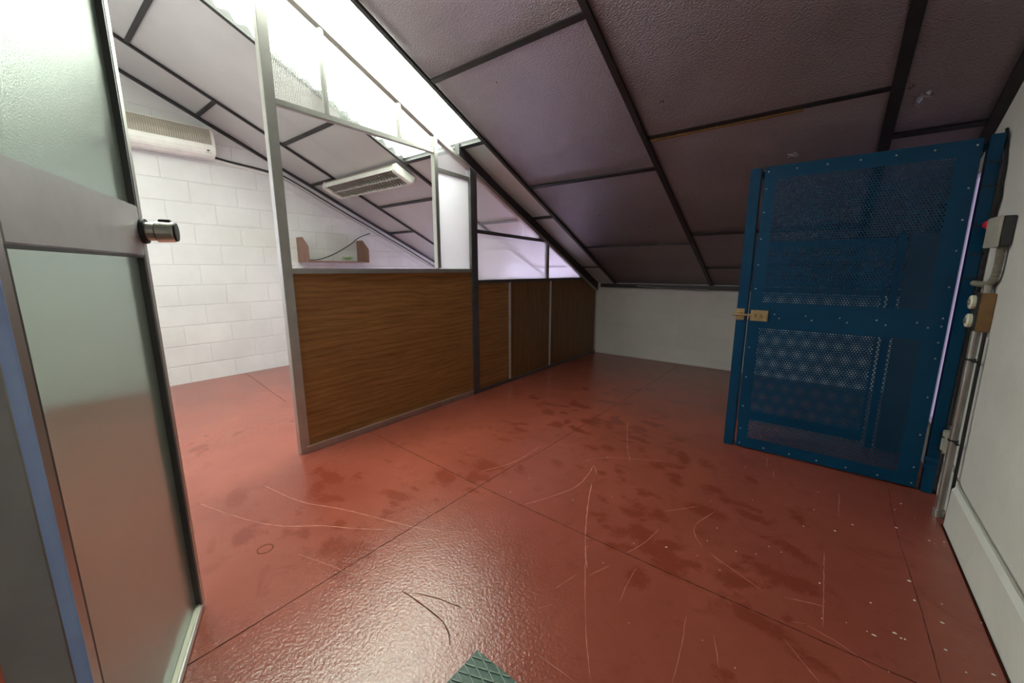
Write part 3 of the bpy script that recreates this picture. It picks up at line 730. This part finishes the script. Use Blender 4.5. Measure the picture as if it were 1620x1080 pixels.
# ------------------------------------------------------------------ electrics on the right wall
cx = empty('control_box', (XR, 2.57, 1.22), 'grey plastic control box with black side and cable glands on right wall', 'control box')
MB().box(XR-.036, XR-.001, 2.49, 2.655, 1.226, 1.345).build('enclosure', M['dark_plastic'], cx, .003)
MB().box(XR-.046, XR-.036, 2.488, 2.657, 1.224, 1.347).build('cover', M['grey_plastic'], cx, .002)
for z in (1.325, 1.29, 1.255):
    MB().tube([(XR-.025,2.655,z),(XR-.025,2.668,z),(XR-.025,2.672,z),(XR-.025,2.70,z)], .01, 12, True, lambda i: (.016,.016,.011,.011)[i]).build('cable_gland', M['grey_plastic'] if z > 1.3 else M['black'], cx)
rd = MB(); rd.tube([(XR-.022,2.705,1.328),(XR-.022,2.715,1.328),(XR-.022,2.755,1.33),(XR-.022,2.765,1.33)], .02, 14, True, lambda i: (.014,.021,.021,.012)[i])
tag(rd.build('emergency_button', M['red'], None, .002), 'small red push button beside the control box', 'button')
def flexc(pts, r, n=10, pitch=.007):
    P = [Vector(p) for p in pts]; Q = []
    for i in range(len(P)-1):
        a = P[max(i-1,0)]; b = P[i]; c = P[i+1]; d = P[min(i+2,len(P)-1)]
        m_ = max(2, int((c-b).length/pitch*2))
        for k in range(m_):
            t = k/m_; Q.append(.5*((2*b)+(c-a)*t+(2*a-5*b+4*c-d)*t*t+(3*b-a-3*c+d)*t**3))
    Q.append(P[-1])
    return MB().tube(Q, r, n, True, lambda i: r*(1.0 if i % 2 else .84))
def curve(pts, r, n=6, step=.03):
    P = [Vector(p) for p in pts]; Q = []
    for i in range(len(P)-1):
        a = P[max(i-1,0)]; b = P[i]; c = P[i+1]; d = P[min(i+2,len(P)-1)]
        m_ = max(2, int((c-b).length/step))
        for k in range(m_):
            t = k/m_; Q.append(.5*((2*b)+(c-a)*t+(2*a-5*b+4*c-d)*t*t+(3*b-a-3*c+d)*t**3))
    Q.append(P[-1]); return MB().tube(Q, r, n)
fx = flexc([(XR-.02,2.52,1.224),(XR-.02,2.515,1.16),(XR-.02,2.53,1.10),(XR-.02,2.58,1.075),(XR-.02,2.66,1.07),(XR-.03,2.76,1.072)], .0135)
tag(fx.build('flexible_conduit', M['conduit_grey'], None, smooth=False), 'ribbed grey flexible conduit bending below the control box', 'conduit')
bx = empty('terminal_box', (XR, 2.57, .87), 'brown metal box with two round ivory dials on right wall', 'terminal box')
MB().box(XR-.044, XR-.001, 2.53, 2.625, .874, 1.036).build('casing', M['brownbox'], bx, .002)
MB().box(XR-.049, XR-.044, 2.532, 2.624, .878, 1.034).build('face_plate', M['dark_plastic'], bx, .001)
for z in (.995, .915):
    d_ = MB(); d_.tube([(XR-.049,2.588,z),(XR-.060,2.588,z),(XR-.064,2.588,z)], .03, 24, True, lambda i: (.030,.030,.026)[i])
    d_ = d_.build('dial', M['ivory'], bx); child_reg(d_, bx)
    k_ = MB(); k_.tube([(XR-.064,2.588,z),(XR-.070,2.588,z)], .012, 16, True, lambda i: (.013,.011)[i]); k_.build('dial_knob', M['galv'], d_)
MB().tube([(XR-.022,2.575,1.036),(XR-.022,2.575,1.07)], .014, 12).build('connector', M['galv'], bx)
cd = empty('conduit_pipe', (XR-.025, 2.53, 0), 'grey metal conduit pipe running from brown box down to the floor', 'conduit')
MB().tube([(XR-.032,2.565,.873),(XR-.032,2.56,.5),(XR-.032,2.55,.0)], .0145, 16).build('pipe', M['galv'], cd, smooth=False)
MB().tube([(XR-.032,2.55,.0),(XR-.032,2.551,.035)], .020, 16).build('pipe_foot', M['galv'], cd)
for z in (.745, .37):
    t_ = MB(); t_.tube([(XR-.032,2.56,z),(XR-.032,2.56,z+.008)], .0175, 16); t_.box(XR-.034, XR-.024, 2.50, 2.54, z, z+.008); t_.build('cable_tie', M['black'], cd)
tag(curve([(XR-.016,2.515,.872),(XR-.016,2.508,.6),(XR-.016,2.498,.3),(XR-.016,2.49,.02)], .006, 8).build('cable', M['black']), 'thin dark cable strapped alongside the grey conduit pipe', 'cable')
tag(curve([(XR-.01,2.695,.62),(XR-.012,2.70,.45),(XR-.012,2.69,.34),(XR-.005,2.66,.26),(XR-.0045,2.60,.225),(XR-.004,2.50,.210),(XR-.012,2.3,.205),(XR-.011,1.4,.205),(XR-.011,.2,.205)], .0035, 6).build('cable', M['grey_plastic']), 'thin grey cable dropping from gate and running along the skirting top', 'cable')
tag(curve([(XR-.008,2.72,.75),(XR-.008,2.73,.52),(XR-.008,2.735,.42),(XR-.008,2.735,.365)], .003, 6).build('cable', M['green_wire']), 'thin green cable hanging behind the gate upright', 'cable')
jn = empty('junction_box', (XR, 2.74, .24), 'small grey junction box low down beside the gate hinge', 'junction box')
MB().box(XR-.03, XR-.001, 2.715, 2.765, .25, .36).build('casing', M['grey_plastic'], jn, .003)
for z in (.335, .265): MB().tube([(XR-.034,2.71,z),(XR-.036,2.74,z-.008),(XR-.034,2.77,z+.004)], .004, 6).build('cable_loop', M['black'], jn)
tag(curve([(XR-.008,2.86,1.75),(XR-.008,2.78,1.60),(XR-.008,2.765,1.5),(XR-.008,2.745,1.44),(XR-.008,2.765,1.38),(XR-.008,2.78,1.2),(XR-.008,2.78,1.0),(XR-.008,2.78,.7),(XR-.008,2.78,.38)], .006, 6).build('cable', M['black']), 'black cable clipped down the gap between gate upright and wall', 'cable')
for z, wh in ((1.60,'topmost'), (1.50,'second from top'), (1.33,'middle'), (1.20,'second from bottom'), (1.09,'lowest')):
    t_ = MB(); t_.box(.480, .531, YG-.0080, YG-.0048, z, z+.006)
    tag(t_.build('cable_tie', M['black']), wh+' black cable tie strapped round the gate upright beside the wall', 'cable tie', 'cable ties round the gate upright')

# ------------------------------------------------------------------ left room: air conditioner, shelf, light, cables
ac = empty('air_conditioner', (XB, 1.0, 2.2), 'beige wall mounted air conditioner high on the white block wall', 'air conditioner')
Y0, Y1 = .60, 1.435
prof = [(XB+.001,2.20),(XB+.13,2.196),(XB+.185,2.225),(XB+.20,2.27),(XB+.195,2.36),(XB+.165,2.45),(XB+.12,2.475),(XB+.001,2.475)]
MB().prism(prof, 1, Y0, Y1).build('body', M['white_plastic'], ac, .008)
g = MB()
for k in range(13):
    t = k/12; z = 2.315+.135*t; x = XB+.2005-.034*t*t
    g.bar((x, Y0+.02, z), (x, Y1-.03, z), .006, .005)
for k in range(46):
    y = Y0+.03+(Y1-Y0-.07)*k/45
    g.tube([(XB+.2, y, 2.315), (XB+.193, y, 2.385), (XB+.167, y, 2.45)], .0022, 4)
g.build('grille', M['grille'], ac)
MB().prism([(XB+.135,2.204),(XB+.188,2.234),(XB+.194,2.262),(XB+.186,2.263),(XB+.180,2.238),(XB+.132,2.210)], 1, Y0+.03, Y1-.14).build('air_flap', M['white_plastic'], ac, .001)
MB().box(XB+.175, XB+.1985, Y0+.03, Y1-.14, 2.266, 2.272).build('flap_gap', M['dark_plastic'], ac)
MB().box(XB+.192, XB+.1995, Y1-.075, Y1-.055, 2.250, 2.262).build('display', M['dark_plastic'], ac)
tx = MB()
for k in range(5): tx.box(XB+.190, XB+.1965, Y1-.088+k*.011, Y1-.080+k*.011, 2.236, 2.241)
tx.build('badge', M['grey_plastic'], ac)

sh = empty('box_shelf', (XB, 2.58, 1.23), 'small brown box shelf with cut-corner sides on the white block wall', 'shelf')
MB().box(XB+.001, XB+.26, 2.205, 2.955, 1.218, 1.235).build('shelf_board', M['shelfwood'], sh, .001)
for y in (2.188, 2.955):
    MB().prism([(XB+.001,1.218),(XB+.262,1.218),(XB+.262,1.39),(XB+.13,1.505),(XB+.001,1.505)], 1, y, y+.017).build('side_panel', M['shelfwood'], sh, .001)
tag(curve([(XB+.12,2.24,1.2435),(XB+.10,2.40,1.255),(XB+.06,2.62,1.33),(XB+.06,2.84,1.455),(XB+.05,2.96,1.54),(XB+.03,3.15,1.615)], .006, 6).build('cable', M['black']), 'black cable curving up out of the brown wall shelf', 'cable')
tg = MB(); rr2 = random.Random(4)
for k in range(5):
    pts = [(XB+.14+rr2.uniform(-.05,.05), 2.74+rr2.uniform(-.08,.08), 1.246+rr2.uniform(0,.05)) for _ in range(5)]
    tg.v, tg.f, (vv, ff) = tg.v, tg.f, (lambda c: (c.v, c.f))(curve(pts, .003, 5, .02)); tg.add(vv, ff)
tag(tg.build('cable_bundle', M['green_wire']), 'tangle of thin green wires lying on the brown wall shelf', 'cable')

# fluorescent light along X on the sloping ceiling
fl = empty('fluorescent_light', roofp(-3.9, 2.5), 'unlit louvred fluorescent light hung under the sloping ceiling of left room', 'ceiling light')
yl = 2.49; e = Vector((0,1,-RB)).normalized()
def lp(x, a, b): return roofp(x, yl) + e*a - RN*(b+.018)                 # a along slope, b below roof
def lprism(x0, x1, pts, nm, m, bev=0):
    n = len(pts); vs = [lp(x0,*p) for p in pts]+[lp(x1,*p) for p in pts]
    fs = [tuple(range(n)), tuple(range(n,2*n))[::-1]] + [(i,n+i,n+(i+1)%n,(i+1)%n) for i in range(n)]
    return MB().add(vs, fs).build(nm, m, fl, bev)
lprism(-4.56, -3.28, [(-.115,.014),(.115,.014),(.115,.035),(-.115,.035)], 'housing', M['grille'], .003)
for a0 in (-.115, .107): lprism(-4.56, -3.28, [(a0,.035),(a0+.008,.035),(a0+.008,.085),(a0,.085)], 'side_rim', M['white_plastic'])
lprism(-3.30, -3.24, [(-.118,.014),(.118,.014),(.118,.075),(.09,.092),(-.09,.092),(-.118,.075)], 'end_cap', M['white_plastic'], .006)
lprism(-4.60, -4.55, [(-.118,.014),(.118,.014),(.118,.075),(.09,.092),(-.09,.092),(-.118,.075)], 'end_cap', M['white_plastic'], .006)
lv = MB()
for k in range(26):
    x = -4.53+1.21*k/25
    lv.add([lp(x,-.105,.045),lp(x,.105,.045),lp(x+.030,.105,.084),lp(x+.030,-.105,.084),lp(x+.003,-.105,.045),lp(x+.003,.105,.045),lp(x+.034,.105,.084),lp(x+.034,-.105,.084)],
           [(0,1,2,3),(7,6,5,4),(3,2,6,7),(0,4,5,1)])
for a0 in (-.004,): lv.add([lp(-4.53,a0,.04),lp(-3.31,a0,.04),lp(-3.31,a0,.086),lp(-4.53,a0,.086),lp(-4.53,a0+.008,.04),lp(-3.31,a0+.008,.04),lp(-3.31,a0+.008,.086),lp(-4.53,a0+.008,.086)], [(0,1,2,3),(7,6,5,4),(3,2,6,7)])
lv.build('louvre', M['diffuser'], fl)
for a0 in (-.055, .055):
    MB().tube([lp(-4.54,a0,.05), lp(-3.31,a0,.05)], .012, 10).build('tube', M['white_plastic'], fl)

# cables along the roof line of the block wall
def roofline(y0, y1, drop, dx, r, nm, m, lab, seed):
    rnd = random.Random(seed); n = 9
    pts = [(XB+dx+rnd.uniform(0,.006), y0+(y1-y0)*k/n, zr(y0+(y1-y0)*k/n)-drop-rnd.uniform(0,.012)) for k in range(n+1)]
    tag(curve(pts, r, 6).build(nm, m), lab, 'cable')
roofline(2.0, 4.6, .075, .02, .007, 'cable', M['black'], 'black cable run along the sloping top of the block wall', 1)
roofline(2.0, 4.6, .11, .018, .005, 'cable', M['grey_plastic'], 'pale cable run just below the black one on the block wall', 2)
tag(curve([(XB+.02,1.44,2.245),(XB+.02,1.6,2.225),(XB+.02,1.8,2.21),(XB+.02,2.0,2.19)], .009, 6).build('cable', M['black']), 'black cable leaving the right end of the air conditioner', 'cable')
tag(curve([(XB+.016,1.44,2.22),(XB+.016,1.6,2.20),(XB+.016,1.8,2.18),(XB+.016,2.0,2.16)], .011, 8).build('drain_pipe', M['white_plastic']), 'white pipe leaving the right end of the air conditioner', 'pipe')

# ------------------------------------------------------------------ tread mat in the doorway
mt = empty('tread_mat', (-.3, .36, 0), 'dark green ribbed tread mat on the red floor at the bottom edge', 'mat')
mx0, mx1, my0, my1 = -.714, .25, -.02, .726
MB().box(mx0, mx1, my0, my1, .0005, .006).build('mat', M['plate'], mt, .001)
rb = MB()
def clip(p, d):
    t0, t1 = -9, 9
    for c, dd, lo, hi in ((p[0],d[0],mx0+.004,mx1-.004),(p[1],d[1],my0+.004,my1-.004)):
        a, b = (lo-c)/dd, (hi-c)/dd
        t0, t1 = max(t0,min(a,b)), min(t1,max(a,b))
    return (t0, t1) if t1-t0 > .01 else None
for ang in (math.radians(22), math.radians(-22)):
    d = (math.cos(ang), math.sin(ang)); n = (-d[1], d[0])
    for k in range(-60, 60):
        p = (mx0+n[0]*k*.026, my1+n[1]*k*.026); c = clip(p, d)
        if c: rb.bar((p[0]+d[0]*c[0], p[1]+d[1]*c[0], .0072), (p[0]+d[0]*c[1], p[1]+d[1]*c[1], .0072), .0034, .003)
rb.build('tread_ribs', M['plate_rib'], mt)

# ------------------------------------------------------------------ light
sc = bpy.context.scene
wd = bpy.data.worlds.new('World'); sc.world = wd; wd.use_nodes = True
bg = wd.node_tree.nodes['Background']; bg.inputs[0].default_value = (.75,.85,1,1); bg.inputs[1].default_value = 1.0
sun = bpy.data.lights.new('sun', 'SUN'); sun.energy = 6; sun.angle = math.radians(2); sun.color = (1,.98,.92)
so = bpy.data.objects.new('sun', sun); COL.objects.link(so); so.rotation_euler = (math.radians(-38), math.radians(8), 0)

# ------------------------------------------------------------------ camera
yaw, pitch, roll = map(math.radians, (38.51974, 10.40251, -.07112))
F = Vector((-math.sin(yaw)*math.cos(pitch), math.cos(yaw)*math.cos(pitch), -math.sin(pitch)))
R0 = Vector((math.cos(yaw), math.sin(yaw), 0)); U0 = R0.cross(F)
r = R0*math.cos(roll)+U0*math.sin(roll); u = -R0*math.sin(roll)+U0*math.cos(roll)
cam = bpy.data.cameras.new('camera'); co = bpy.data.objects.new('camera', cam); COL.objects.link(co)
cam.sensor_width = 36; cam.lens = 627.195*36/1620; cam.clip_start = .01; cam.clip_end = 60
mw = Matrix((r, u, -F)).transposed().to_4x4(); mw.translation = (0,0,1.14); co.matrix_world = mw
sc.camera = co

vs = sc.view_settings
sc.display_settings.display_device = 'sRGB'
vs.view_transform = 'Standard'; vs.look = 'None'; vs.gamma = 1; vs.use_curve_mapping = False; vs.exposure = 0.0
cy = sc.cycles
cy.max_bounces = 14; cy.diffuse_bounces = 8; cy.glossy_bounces = 6; cy.transmission_bounces = 10; cy.transparent_max_bounces = 12
cy.sample_clamp_indirect = 8; cy.use_denoising = True
